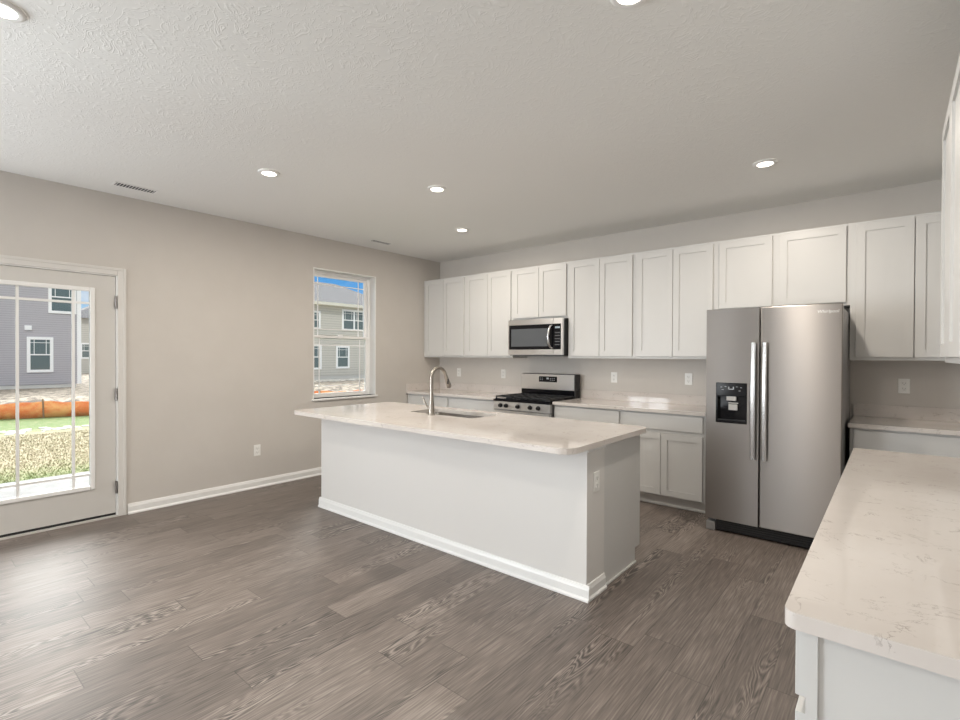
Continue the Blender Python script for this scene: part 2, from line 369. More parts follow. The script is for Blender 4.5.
for i, (a, b) in enumerate(WIN_BACK): unseen_window('window_%d' % (i + 2), 'x', a - b / 2, a + b / 2, 0.5, 2.4, RY - 0.12, 0.07)  # unseen, made up to carry the fridge streaks
unseen_window('window_5', 'y', -8.2, -6.4, 0.4, 2.4, -0.12, 0.07)  # unseen, made up for the left fill lamp

# ---------------------------------------------------------------- patio door
dr = thing('door_1', 'grey-white patio door with a tall glass lite and prairie muntins', 'door', (0, 0, 0), kind='structure')
del dr['category']
XF = -0.012     # face of the slab
sy0, sy1, sz0, sz1 = -4.826, -3.912, 0.032, 2.044
gy0, gy1, gz0, gz1 = -4.640, -4.085, 0.290, 1.905
def ring(bm, xa, xb, o, i):
    (a0, a1, c0, c1), (b0, b1, d0, d1) = o, i
    bx(bm, xa, xb, a0, b0, c0, c1); bx(bm, xa, xb, b1, a1, c0, c1); bx(bm, xa, xb, b0, b1, c0, d0); bx(bm, xa, xb, b0, b1, d1, c1)
bm = bmesh.new(); ring(bm, XF - 0.044, XF, (sy0, sy1, sz0, sz1), (gy0, gy1, gz0, gz1)); obj('door_slab', bm, door_m, dr)
bm = bmesh.new(); ring(bm, XF, XF + 0.012, (gy0 - .030, gy1 + .030, gz0 - .030, gz1 + .030), (gy0 + .004, gy1 - .004, gz0 + .004, gz1 - .004)); obj('lite_frame', bm, trim_m, dr, bevel=0.006)
bm = bmesh.new()
for yy in (gy0 + 0.113, gy1 - 0.108): bx(bm, XF - .030, XF - .006, yy - .009, yy + .009, gz0, gz1)
for zz in (gz0 + 0.096, gz1 - 0.100):
    bx(bm, XF - .030, XF - .006, gy0, gy0 + .104, zz - .009, zz + .009); bx(bm, XF - .030, XF - .006, gy0 + .122, gy1 - .117, zz - .009, zz + .009); bx(bm, XF - .030, XF - .006, gy1 - .099, gy1, zz - .009, zz + .009)
obj('muntins', bm, trim_m, dr)
box('pane', glass_m, XF - .024, XF - .020, gy0, gy1, gz0, gz1, dr)
bm = bmesh.new(); bx(bm, -0.13, 0.0, DY0, sy0 - .003, 0, DZ1); bx(bm, -0.13, 0.0, sy1 + .003, DY1, 0, DZ1); bx(bm, -0.13, 0.0, sy0 - .003, sy1 + .003, sz1 + .003, DZ1)
obj('door_jamb', bm, trim_m, dr)
def casing(name, y0, y1, z1_, wd, parent):
    bm = bmesh.new()
    for a, b, c, d in ((y0 - wd, y0, 0, z1_ + wd), (y1, y1 + wd, 0, z1_ + wd), (y0, y1, z1_, z1_ + wd)):
        bx(bm, 0.0, 0.012, a, b, c, d)
    bx(bm, 0.012, 0.017, y0 - wd, y0 - wd + .022, 0, z1_ + wd); bx(bm, 0.012, 0.017, y1 + wd - .022, y1 + wd, 0, z1_ + wd); bx(bm, 0.012, 0.017, y0 - wd + .022, y1 + wd - .022, z1_ + wd - .022, z1_ + wd)
    obj(name, bm, casing_m, parent, bevel=0.003)
casing('door_casing', DY0 + .006, DY1 - .006, DZ1 - .006, 0.060, dr)
box('door_sweep', dark_m, XF - .040, XF - .004, sy0, sy1, 0.012, sz0, dr)
bm = bmesh.new(); bx(bm, -0.15, 0.012, DY0 + .002, DY1 - .002, 0.0, 0.012); obj('threshold', bm, mat('threshold', (0.55, 0.53, 0.50), 0.4), dr)
for zz in (0.25, 1.04, 1.825):
    bm = bmesh.new(); bx(bm, -0.012, 0.002, sy1 - .005, sy1 + .006, zz - .052, zz + .052)
    cyl(bm, (0.007, sy1 + .001, zz - .052), (0.007, sy1 + .001, zz + .052), 0.0065, seg=12)
    tag(obj('hinge', bm, hinge_m, dr), 'dark metal hinge')
bm = bmesh.new(); cyl(bm, (XF, -4.765, 0.95), (XF + .02, -4.765, 0.95), .03); cyl(bm, (XF + .02, -4.765, 0.95), (XF + .05, -4.765, 0.95), .010)
tube(bm, [(XF + .05, -4.775, .95), (XF + .052, -4.70, .95), (XF + .05, -4.65, .948)], .009); obj('door_handle', bm, nickel_m, dr, smooth=True)

# ---------------------------------------------------------------- double-hung window
wn_ = thing('window_1', 'white double-hung window with prairie muntins over the island', None, kind='structure')
bm = bmesh.new(); j = 0.012
bx(bm, -WT, 0.002, WY0, WY0 + j, WZ0, WZ1); bx(bm, -WT, 0.002, WY1 - j, WY1, WZ0, WZ1); bx(bm, -WT, 0.002, WY0 + j, WY1 - j, WZ1 - j, WZ1)
obj('window_jamb', bm, trim_m, wn_)
bm = bmesh.new(); bx(bm, -WT + .02, 0.024, WY0 - .02, WY1 + .02, WZ0 - .022, WZ0, 0.004)
bm2 = bm; obj('window_sill', bm2, trim_m, wn_)
a0, a1, c0, c1 = WY0 + j, WY1 - j, WZ0, WZ1 - j
bm = bmesh.new(); ring(bm, -0.178, -0.108, (a0, a1, c0, c1), (a0 + .028, a1 - .028, c0 + .022, c1 - .030)); obj('window_frame', bm, vinyl_m, wn_, bevel=0.003)
b0_, b1_ = a0 + .028, a1 - .028; zm = 1.600
def sash(xa, xb, zz0, zz1):
    bm = bmesh.new(); st = .030; ring(bm, xa, xb, (b0_, b1_, zz0, zz1), (b0_ + st, b1_ - st, zz0 + st, zz1 - st))
    s = obj('sash', bm, vinyl_m, wn_, bevel=0.002)
    xm = (xa + xb) / 2
    bm = bmesh.new(); g0, g1, h0, h1 = b0_ + st, b1_ - st, zz0 + st, zz1 - st; mw = .0055
    for yy in (g0 + .085, g1 - .085): bx(bm, xm - .003, xm + .003, yy - mw, yy + mw, h0, h1)
    for zz in (h0 + .085, h1 - .085):
        for p_, q_ in ((g0, g0 + .085 - mw), (g0 + .085 + mw, g1 - .085 - mw), (g1 - .085 + mw, g1)): bx(bm, xm - .003, xm + .003, p_, q_, zz - mw, zz + mw)
    obj('muntins', bm, vinyl_m, s)
    box('pane', glass_m, xm - .008, xm - .005, g0, g1, h0, h1, s)
sash(-0.143, -0.113, c0 + .022, zm + .018)
sash(-0.175, -0.145, zm - .018, c1 - .030)
bm = bmesh.new(); bx(bm, -0.143, -0.118, -1.64, -1.57, zm + .018, zm + .032, .003); obj('sash_lock', bm, vinyl_m, wn_)

# ================================================================ cabinets
def shaker(bm, x0, x1, z0_, z1_, yf, th=0.019, st=0.057, rec=0.009):
    """recessed-panel door, front face at y = yf (facing -y), body behind it"""
    o4 = [(x0, z0_), (x1, z0_), (x1, z1_), (x0, z1_)]
    i4 = [(x0 + st, z0_ + st), (x1 - st, z0_ + st), (x1 - st, z1_ - st), (x0 + st, z1_ - st)]
    c = 0.0015
    ob = [bm.verts.new((x, yf + th, z)) for x, z in o4]
    om = [bm.verts.new((x, yf + c, z)) for x, z in o4]
    of = [bm.verts.new((x + (c if x == x0 else -c), yf, z + (c if z == z0_ else -c))) for x, z in o4]
    fi = [bm.verts.new((x, yf, z)) for x, z in i4]
    pi_ = [bm.verts.new((x, yf + rec, z)) for x, z in i4]
    bm.faces.new(ob[::-1])
    for i in range(4):
        k_ = (i + 1) % 4
        for a, b in ((ob, om), (om, of), (of, fi), (fi, pi_)): bm.faces.new((a[i], a[k_], b[k_], b[i]))
    bm.faces.new(pi_)
FF, BODY = 0.019, 0.311
def cabinet(name, label, group, loc, rz, w, z0_, z1_, depth, doors, drawers=(), toe=False, cat='cabinet', fillsides=True):
    t_ = thing(name, label, cat, loc, rz, group)
    yb = -(depth - FF)
    zb = z0_ + (0.10 if toe else 0)
    box('cabinet_box', cab_m, 0.007, w - 0.007, yb, -0.001, zb, z1_, t_)
    bm = bmesh.new()      # frame: stiles and rails
    rw = 0.035; top = 0.035
    bx(bm, 0, rw, yb - FF, yb, zb, z1_); bx(bm, w - rw, w, yb - FF, yb, zb, z1_)
    bx(bm, rw, w - rw, yb - FF, yb, z1_ - top, z1_); bx(bm, rw, w - rw, yb - FF, yb, zb, zb + .035)
    if len(doors) == 2:
        mxx = (doors[0][1] + doors[1][0]) / 2; hw = max(.015, (doors[1][0] - doors[0][1]) / 2 + .01)
        bx(bm, mxx - hw, mxx + hw, yb - FF, yb, zb + .035, (drawers[0][2] - .03 if drawers else z1_ - top))
    if drawers: bx(bm, rw, w - rw, yb - FF, yb, drawers[0][2] - .03, drawers[0][2] + .012)
    obj('face_frame', bm, cab_m, t_)
    for (a, b, c, d) in doors:
        bm = bmesh.new(); shaker(bm, a, b, c, d, yb - FF - .0195); obj('cabinet_door', bm, cab_m, t_)
    for (a, b, c, d) in drawers:
        bm = bmesh.new(); bx(bm, a, b, yb - FF - .0195, yb - FF - .0005, c, d, .0015); obj('drawer', bm, cab_m, t_)
    if toe:
        box('toe_kick', kick_m, 0.0, w, yb + .055, yb + .065, z0_, zb, t_)
        bm = bmesh.new(); bx(bm, 0.0, w, yb + .043, yb + .055, z0_, z0_ + .016, .004); obj('shoe_moulding', bm, cab_m, t_)
    return t_
UZ0, UZ1 = 1.36, 2.433
def upper(label, x0, x1, z0_=UZ0, doors=None, group='white wall cabinets along the kitchen wall', rz=0.0, loc=None, l=.022, r=.022):
    w_ = x1 - x0
    if doors is None:
        mid = w_ / 2; doors = [(l, mid - .002), (mid + .002, w_ - r)]
    dd = [(a, b, z0_ + .024, UZ1 - .022) for a, b in doors]
    return cabinet('wall_cabinet', label, group, loc or (x0, 0, 0), rz, w_, z0_, UZ1, BODY, dd)
upper('tall white two-door wall cabinet in the corner beside the grey left wall', 0.0, .782, l=.04)
upper('tall white two-door wall cabinet just left of the microwave', .782, 1.544)
upper('short white two-door cabinet above the microwave', 1.544, 2.306, z0_=1.808)
upper('tall white two-door wall cabinet just right of the microwave', 2.306, 3.068)
upper('tall white two-door wall cabinet just left of the refrigerator top', 3.068, 3.830)
upper('wide short white two-door cabinet above the refrigerator', 3.830, 4.812, z0_=1.792, doors=[(.030, .449), (.501, .956)])
upper('tall white wall cabinet right of the refrigerator, over the corner counter', 4.812, 5.568, doors=[(.035, .376), (.382, .735)])
G2 = 'white wall cabinets on the right-hand wall'
for i, (ya, yb_) in enumerate(((-2.035, -2.95), (-2.95, -3.99))):
    upper(('white wall cabinet at the far end of the right-hand row, beside the corner', 'white wall cabinet at the near end of the right-hand row')[i], 0, ya - yb_, rz=-PI / 2, loc=(RX - .001, ya, 0), group=G2)

CT, TH = 0.900, 0.032      # counter top, its thickness
CB = CT - TH
def base(label, x0, w_, loc=None, rz=0.0, group='white base cabinets along the kitchen wall', split=True):
    r = .020
    dd = [(r, w_ / 2 - .002, .118, .682), (w_ / 2 + .002, w_ - r, .118, .682)]
    return cabinet('base_cabinet', label, group, loc or (x0, 0, 0), rz, w_, 0.0, CB, 0.61, dd, [(r, w_ - r, .714, .852)], toe=True)
base('white base cabinet in the left corner behind the faucet', 0.0, .779)
base('white base cabinet just left of the gas range', .779, .761)
base('white base cabinet just right of the gas range', 2.312, .756)
base('white base cabinet with drawer over two doors, left of the refrigerator', 3.068, .765)
base('white base cabinet right of the refrigerator in the far right corner', 4.835, .733)
G3 = 'white base cabinets of the right-hand counter run'
for i in range(3):
    base(('white base cabinet at the far end of the right-hand counter, towards the refrigerator', 'white base cabinet in the middle of the right-hand counter run',
          'white base cabinet at the near end of the right-hand counter, lower right corner')[i], 0, .71, loc=(RX - .009, -1.885 - i * .71, 0), rz=-PI / 2, group=G3)

def worktop(label, outline, loc=(0, 0, 0), hole=None, splash=None, z0_=CB, z1_=CT, group=None):
    bm = bmesh.new(); slab(bm, outline, z0_, z1_, hole)
    if splash is None:
        o = obj('countertop', bm, quartz_m, None, bevel=0.004); tag(o, label, 'countertop', group); return o
    t_ = thing('countertop', label, 'countertop', (0, 0, 0), 0, group)
    obj('slab', bm, quartz_m, t_, bevel=0.003)
    for s in splash: box('backsplash', quartz_m, *s, t_, .002)
    return t_
worktop('white quartz countertop left of the range, in the left corner', [(0.001, -.648), (1.541, -.648), (1.541, -.001), (0.001, -.001)],
        splash=[(0.021, 1.541, -.020, -.001, CT, CT + .10), (0.001, .020, -.640, -.001, CT, CT + .10)])
worktop('white quartz countertop between the range and the refrigerator', [(2.311, -.648), (3.842, -.648), (3.842, -.001), (2.311, -.001)],
        splash=[(2.311, 3.842, -.020, -.001, CT, CT + .10)])
worktop('white quartz countertop right of the refrigerator with speckled backsplash', [(4.824, -.648), (5.568, -.648), (5.568, -.001), (4.824, -.001)],
        splash=[(4.824, 5.548, -.020, -.001, CT, CT + .10)])
worktop('long white veined quartz countertop in the lower right foreground', rounded(4.918, 5.568, -4.052, -1.848, .022, 10, (1, 0, 0, 1)), z0_=CB + .0)
# fillers closing the gap between box tops and slab are not needed: boxes end at the slab

# ================================================================ island
isl = thing('kitchen_island', 'large white kitchen island with a painted knee wall facing the room', 'island', (0, 0, 0))
IX0, IX1, IY0, IYM, IY1 = 1.082, 3.756, -2.624, -2.405, -1.863
box('knee_wall', knee_m, IX0, IX1, IY0, IYM, 0, CB, isl)
bm = bmesh.new()
extrude_profile(bm, BASEP, (IX0 - .022, IY0, 0), (IX1 + .022, IY0, 0), (0, -1, 0))
extrude_profile(bm, BASEP, (IX1, IY0, 0), (IX1, IYM, 0), (1, 0, 0))
extrude_profile(bm, BASEP, (IX0, IY0, 0), (IX0, IYM, 0), (-1, 0, 0))
obj('baseboard', bm, trim_m, isl)
for xa, xb in ((IX0, IX0 + .018), (IX1 - .018, IX1)):
    bm = bmesh.new(); bx(bm, xa, xb, IYM, IY1 - .078, 0, CB); bx(bm, xa, xb, IY1 - .078, IY1, .10, CB); bmesh.ops.remove_doubles(bm, verts=bm.verts, dist=1e-5); obj('end_panel', bm, cab_m, isl)
for xa in (IX1, IX0 - .012): box('shoe_moulding', cab_m, xa, xa + .012, IYM, IY1 - .078, 0, .018, isl, .004)
box('top_trim', trim_m, IX1, IX1 + .010, IY0 - .008, IYM, CB - .030, CB, isl, .003); box('top_trim', trim_m, IX0, IX1, IY0 - .008, IY0, CB - .022, CB, isl, .003)
box('cabinet_box', cab_m, IX0 + .018, IX1 - .018, IYM, IY1 - .040, .10, CB - .23, isl)
box('toe_kick', kick_m, IX0 + .018, IX1 - .018, IY1 - .088, IY1 - .078, 0, .10, isl)
nx = 4; wd = (IX1 - IX0) / nx
bm = bmesh.new(); bx(bm, IX0 + .018, IX1 - .018, IY1 - .040, IY1 - .0205, .10, CB); obj('face_frame', bm, cab_m, isl)
IYD = IY1 - .020
for i in range(nx):
    xa = IX0 + i * wd
    for a, b in ((xa + .02, xa + wd / 2 - .002), (xa + wd / 2 + .002, xa + wd - .02)):
        bm = bmesh.new(); shaker(bm, -b, -a, .118, .690, 0); bmesh.ops.rotate(bm, verts=bm.verts, cent=(0, 0, 0), matrix=Matrix.Rotation(PI, 3, 'Z'))
        bmesh.ops.translate(bm, verts=bm.verts, vec=(0, IY1 - .001, 0)); obj('cabinet_door', bm, cab_m, isl)
    bm = bmesh.new(); bx(bm, xa + .02, xa + wd - .02, IY1 - .020, IY1 - .001, .722, .852, .0015); obj('drawer', bm, cab_m, isl)
SX0, SX1, SY0, SY1 = 1.86, 2.60, -2.27, -1.93
worktop('large white quartz slab with rounded corners topping the island', rounded(1.045, 3.800, -2.905, -1.800, .085, 10), hole=rounded(SX0, SX1, SY0, SY1, .05, 6)[::-1])

# undermount sink
sk = thing('kitchen_sink', 'undermount stainless steel sink sunk in the island top', 'sink', (0, 0, 0))
bm = bmesh.new()
o1 = rounded(SX0 - .006, SX1 + .006, SY0 - .006, SY1 + .006, .05, 6); i1 = rounded(SX0 + .012, SX1 - .012, SY0 + .012, SY1 - .012, .045, 6)
o2 = rounded(SX0 - .012, SX1 + .012, SY0 - .012, SY1 + .012, .05, 6)
L = [[bm.verts.new((x, y, z)) for x, y in pts] for pts, z in ((o2, CB - .004), (o1, CB - .004), (i1, CB - .19), (rounded(SX0 + .03, SX1 - .03, SY0 + .03, SY1 - .03, .03, 6), CB - .205))]
for a, b in zip(L, L[1:]):
    for i in range(len(a)): bm.faces.new((a[i], a[(i + 1) % len(a)], b[(i + 1) % len(b)], b[i]))
bm.faces.new(L[-1])
o = obj('basin', bm, sink_m, sk); md = o.modifiers.new('wall', 'SOLIDIFY'); md.thickness = .002; md.offset = 1
bm = bmesh.new(); cyl(bm, (2.23, -2.10, CB - .204), (2.23, -2.10, CB - .200), .045); cyl(bm, (2.23, -2.10, CB - .200), (2.23, -2.10, CB - .196), .030); obj('drain', bm, chrome_m, sk, smooth=True)

# faucet
FX, FY = 2.203, -2.325
fc = thing('faucet', 'tall brushed nickel gooseneck faucet standing on the island beside the sink', 'faucet', (FX, FY, CT))
bm = bmesh.new()
prof = [(0.0, .030), (.004, .030), (.008, .027), (.03, .0255), (.08, .022), (.13, .0175), (.17, .0158), (.30, .0150)]
pts = [(0, 0, z) for z, _ in prof]; rads = [r for _, r in prof]
R_ = .082
for i in range(1, 15):
    a = PI - i / 14 * PI * 0.93
    pts.append((0, R_ + R_ * math.cos(a), .30 + R_ * math.sin(a))); rads.append(.0145)
tube(bm, pts, rads, 20); obj('neck', bm, nickel_m, fc, smooth=True)
e_ = Vector(pts[-1]); dv = (Vector(pts[-1]) - Vector(pts[-2])).normalized(); dv = (dv + Vector((0, .12, 0))).normalized()
bm = bmesh.new(); tube(bm, [e_ - dv * .002, e_ + dv * .004, e_ + dv * .03, e_ + dv * .085, e_ + dv * .105, e_ + dv * .112], [.0150, .0168, .0175, .0225, .0225, .018], 20); obj('spray_head', bm, nickel_m, fc, smooth=True)
bm = bmesh.new(); bmesh.ops.create_cube(bm, size=1, matrix=Matrix.Translation(e_ + dv * .055 + Vector((.014, -.010, 0))) @ Matrix.Diagonal((.010, .010, .045, 1))); tag(obj('spray_button', bm, dark_m, fc), 'black spray button')
bm = bmesh.new(); tube(bm, [(-.018, -.005, .052), (-.045, -.010, .053)], [.0135, .012], 16); tube(bm, [(-.044, -.010, .050), (-.055, -.013, .085), (-.074, -.020, .125), (-.082, -.022, .140)], [.0100, .0090, .0095, .0065], 12)
obj('handle', bm, nickel_m, fc, smooth=True)

# ================================================================ refrigerator
fx0, fx1, fsp = 3.928, 4.808, 4.306
fyF, fyB = -0.95, -0.05
fg = thing('refrigerator', 'stainless steel side-by-side refrigerator with an ice and water dispenser', 'refrigerator', ((fx0 + fx1) / 2, -0.5, 0))
def L_(o):      # place world-built child under an offset parent
    o.location = -Vector(o.parent.location); return o
L_(box('cabinet', sideg_m, fx0 + .004, fx1 - .004, -.875, fyB, .03, 1.735, fg, .004))
dz0, dz1 = .098, 1.757
def fdoor(a, b, hole=None):
    bm = bmesh.new()
    if hole:
        h = hole
        for q in ((a, h[0], dz0, dz1), (h[1], b, dz0, dz1), (h[0], h[1], dz0, h[2]), (h[0], h[1], h[3], dz1)): bx(bm, q[0], q[1], fyF, -.885, q[2], q[3])
        bmesh.ops.remove_doubles(bm, verts=bm.verts, dist=1e-5)
        inner = [f for f in bm.faces if sum(1 for v in f.verts if True) and any(len([f2 for f2 in e2.link_faces]) > 2 for e2 in f.edges) and abs(f.normal.y) < .5 and not any(abs(v.co.x - a) < 1e-4 for v in f.verts if abs(f.normal.x) > .5 and False)]
        # drop the doubled inner faces between neighbouring blocks
        kill = []
        for f in bm.faces:
            c = f.calc_center_median()
            if abs(f.normal.x) > .5 and (abs(c.x - h[0]) < 1e-4 or abs(c.x - h[1]) < 1e-4) and not (h[2] < c.z < h[3]): kill.append(f)
        for f in kill:
            pass
    else:
        bx(bm, a, b, fyF, -.885, dz0, dz1, .006, 2)
    return L_(obj('fridge_door', bm, steel_m, fg))
DH = (4.001, 4.222, .866, 1.180)
d1 = fdoor(fx0, fsp - .005, DH); d2 = fdoor(fsp + .005, fx1)
# dispenser in the left door
ds = L_(box('dispenser', black_m, DH[0], DH[1], -.905, -.886, DH[2], DH[3], fg)); del_ = ds
bm = bmesh.new()
bx(bm, DH[0], DH[1], fyF - .003, -.935, 1.075, DH[3], .004); bx(bm, DH[0], DH[0] + .012, fyF - .003, -.905, DH[2], 1.075); bx(bm, DH[1] - .012, DH[1], fyF - .003, -.905, DH[2], 1.075)
bx(bm, DH[0] + .012, DH[1] - .012, fyF - .003, -.905, DH[2], DH[2] + .02); bx(bm, DH[0] + .012, DH[1] - .012, -.935, -.905, 1.07, DH[3] - .004)
p = L_(obj('dispenser_bezel', bm, black_m, fg))
for dx, dz in ((.04, 1.145), (.07, 1.150), (.15, 1.150), (.18, 1.145), (.05, 1.125), (.17, 1.120)):
    L_(box('display_icon', button_m, DH[0] + dx - .006, DH[0] + dx + .006, fyF - .0045, fyF - .003, dz - .002, dz + .002, fg))
bm = bmesh.new(); bx(bm, DH[0] + .095, DH[0] + .125, fyF - .0045, fyF - .003, 1.128, 1.134); bx(bm, DH[0] + .090, DH[0] + .097, fyF - .0045, fyF - .003, 1.130, 1.150); bx(bm, DH[0] + .123, DH[0] + .130, fyF - .0045, fyF - .003, 1.130, 1.150)
L_(obj('display_icon', bm, button_m, fg))
bm = bmesh.new(); bx(bm, DH[0] + .075, DH[0] + .145, -.945, -.915, 1.040, 1.078, .003); tag(L_(obj('ice_chute', bm, paddle_m, fg)), 'light grey ice chute')
bm = bmesh.new(); bx(bm, DH[0] + .085, DH[0] + .150, -.925, -.918, .965, 1.012, .003); bx(bm, DH[0] + .085, DH[0] + .155, -.93, -.92, 1.018, 1.026); tag(L_(obj('dispenser_paddle', bm, paddle_m, fg)), 'light grey water paddle')
bm = bmesh.new(); bx(bm, DH[0] + .01, DH[1] - .01, fyF + .002, -.905, DH[2] + .02, DH[2] + .026); L_(obj('drip_tray', bm, dark_m, fg))
# handles: bowed vertical bars
for xc, side in ((4.268, 'l'), (4.344, 'r')):
    bm = bmesh.new(); n = 14; vs = []
    for i in range(n + 1):
        s = i / n; z = .610 + s * .880; yy = fyF - .040 - .018 * math.sin(PI * s)
        hw = .0165
        vs.append([bm.verts.new(c) for c in ((xc - hw, yy + .012, z), (xc - hw, yy + .002, z), (xc - hw * .6, yy - .006, z), (xc + hw * .6, yy - .006, z), (xc + hw, yy + .002, z), (xc + hw, yy + .012, z))])
    for a, b in zip(vs, vs[1:]):
        for q in range(6): bm.faces.new((a[q], a[(q + 1) % 6], b[(q + 1) % 6], b[q]))
    bm.faces.new(vs[0]); bm.faces.new(vs[-1][::-1])
    for z in (.625, 1.475): bx(bm, xc - .012, xc + .012, fyF - .036, fyF, z - .014, z + .014, .002)
    tag(L_(obj('door_handle', bm, chrome_m, fg, smooth=True)), 'bright bowed door handle')
bm = bmesh.new(); bx(bm, fx0 + .075, fx1 - .02, -.925, -.90, .012, .092); 
for i in range(4): bx(bm, fx0 + .09, fx1 - .035, -.930, -.925, .020 + i * .017, .028 + i * .017)
tag(L_(obj('base_grille', bm, dark_m, fg)), 'black base grille')
bm = bmesh.new(); bx(bm, fx0 + .004, fx0 + .072, -.940, -.88, .0, .070, .004); L_(obj('foot_cover', bm, mat('foot_grey', (.33, .33, .33), .35, .5), fg))
for xa, ya in ((fx1 - .06, -.87), (fx0 + .01, -.15), (fx1 - .06, -.15)): L_(box('foot', dark_m, xa, xa + .05, ya, ya + .05, 0, .03, fg))
for xa in (fx1 - .09, fx0 + .012): L_(box('hinge_cover', sideg_m, xa, xa + .078, -.90, -.78, 1.7355, 1.752, fg, .003))
def lettering(name, body, size, loc, m_, parent, rot=(PI / 2, 0, 0), align='CENTER', shear=0.0):
    cu_ = bpy.data.curves.new(name, 'FONT'); cu_.body = body; cu_.size = size; cu_.align_x = align; cu_.extrude = .0006; cu_.shear = shear
    o = bpy.data.objects.new(name, cu_); C.objects.link(o)
    dg = bpy.context.evaluated_depsgraph_get(); me = bpy.data.meshes.new_from_object(o.evaluated_get(dg)); bpy.data.objects.remove(o)
    me.materials.clear(); me.materials.append(m_)
    o = bpy.data.objects.new(name, me); C.objects.link(o); o.parent = parent; o.location = Vector(loc) - Vector(parent.location); o.rotation_euler = rot
    return o
lettering('logo', 'Whirlpool', .030, (4.724, fyF - .001, 1.693), logo_m, fg, shear=.15)

# ================================================================ microwave
mx0, mx1, mz0, mz1, my = 1.556, 2.300, 1.392, 1.804, -.420
mw = thing('microwave', 'over-the-range microwave in stainless steel with a black glass door', 'microwave', (1.928, -.2, mz0))
L_(box('case', dark_m, mx0 + .003, mx1, -.388, -.002, mz0, mz1, mw))
zt, zl = 1.742, 1.458
bm = bmesh.new(); bx(bm, mx0, 2.178, my, -.389, zt, mz1, .002); bx(bm, 2.180, mx1 - .002, my, -.389, zt, mz1, .002); bx(bm, mx0, 2.178, my, -.389, mz0 + .004, zl, .002); bx(bm, 2.180, mx1 - .002, my, -.389, mz0 + .004, zl, .002)
bx(bm, mx0, mx0 + .014, my, -.389, zl, zt); bx(bm, mx1 - .024, mx1 - .002, my, -.389, zl, zt)
L_(obj('front_trim', bm, steel2_m, mw))
L_(box('door_glass', black_m, mx0 + .014, 2.178, my + .003, -.389, zl, zt, mw))
L_(box('door_window', glassy_m, mx0 + .045, 2.105, my + .001, my + .003, zl + .035, zt - .045, mw))
L_(box('control_panel', black_m, 2.180, mx1 - .024, my + .003, -.389, zl, zt, mw))
bm = bmesh.new(); bx(bm, 2.200, 2.262, my + .0015, my + .003, 1.692, 1.712)
tag(L_(obj('display', bm, mat('display_blue', (.35, .42, .48), .2), mw)), 'small pale display')
btn_m = mat('button_dark', (.07, .07, .075), .4)
for r_ in range(5): L_(box('button_row', btn_m, 2.198, 2.262, my + .0015, my + .003, 1.505 + r_ * .033, 1.517 + r_ * .033, mw))
bm = bmesh.new(); tube(bm, [(2.160, my + .002, 1.477), (2.152, my - .022, 1.487), (2.144, my - .042, 1.53), (2.140, my - .050, 1.60), (2.144, my - .042, 1.67), (2.152, my - .022, 1.713), (2.160, my + .002, 1.724)], [.011, .012, .013, .0135, .013, .012, .011], 14)
tag(L_(obj('door_handle', bm, chrome_m, mw, smooth=True)), 'curved silver door handle')
lettering('logo', 'Whirlpool', .020, (1.90, my - .0005, 1.768), logo_m, mw, shear=.15)
bm = bmesh.new(); bx(bm, mx0 + .03, mx1 - .03, -.36, -.05, mz0 - .012, mz0 - .0005); L_(obj('vent_underside', bm, mat('vent_grey', (.20, .20, .20), .5), mw))

# ================================================================ gas range
rx0, rx1 = 1.550, 2.303
rg_ = thing('gas_range', 'stainless steel gas range with black grates and five front knobs', 'range', (1.9265, -.35, 0))
L_(box('body', sideg_m, rx0 + .004, rx1 - .004, -.640, -.03, .02, .862, rg_))
bm = bmesh.new(); bx(bm, rx0 + .03, rx1 - .03, -.60, -.10, 0, .02); L_(obj('feet', bm, dark_m, rg_))
bm = bmesh.new(); bx(bm, rx0, rx1, -.690, -.641, .775, .868, .004, 2); L_(obj('control_panel', bm, steel2_m, rg_))
bm = bmesh.new(); bx(bm, rx0, rx1, -.695, -.04, .868, .890, .004, 2); bx(bm, rx0 + .01, rx1 - .01, -.67, -.13, .890, .898)
tag(L_(obj('cooktop', bm, black_m, rg_)), 'black cooktop')
for xc in (1.655, 1.735, 1.895, 2.060, 2.165):
    bm = bmesh.new(); cyl(bm, (xc, -.690, .822), (xc, -.700, .822), .024); cyl(bm, (xc, -.700, .822), (xc, -.722, .822), .018, .015); bx(bm, xc - .003, xc + .003, -.730, -.722, .806, .838)
    k_ = tag(L_(obj('knob', bm, dark_m, rg_, smooth=True)), 'black burner knob')
for gi, (ga, gb) in enumerate(((rx0 + .015, rx0 + .260), (rx0 + .262, rx1 - .262), (rx1 - .260, rx1 - .015))):
    bm = bmesh.new(); z1_, z2_ = .914, .928; y1_, y2_ = -.665, -.135; b_ = .006
    xm_ = (ga + gb) / 2
    for xx in (ga + b_, gb - b_, xm_): bx(bm, xx - b_, xx + b_, y1_, y2_, z1_, z2_)
    for yy in (y1_ + b_, -.53, -.40, -.27, y2_ - b_): bx(bm, ga, gb, yy - b_, yy + b_, z1_, z2_ + .0)
    for xx in (ga + b_, gb - b_):
        for yy in (y1_ + b_, y2_ - b_, -.40): bx(bm, xx - b_, xx + b_, yy - b_, yy + b_, .898, z1_)
    L_(obj('grate', bm, iron_m, rg_))
for xc, yc, r_ in ((1.68, -.53, .045), (1.68, -.27, .038), (1.9265, -.40, .05), (2.175, -.53, .05), (2.175, -.27, .035)):
    bm = bmesh.new(); cyl(bm, (xc, yc, .898), (xc, yc, .906), r_ + .01); cyl(bm, (xc, yc, .906), (xc, yc, .912), r_)
    L_(obj('burner', bm, iron_m, rg_, smooth=True))
bm = bmesh.new(); bx(bm, rx0 + .003, rx1 - .003, -.135, -.03, .890, .985)
tag(L_(obj('rear_vent', bm, black_m, rg_)), 'black strip behind the grates')
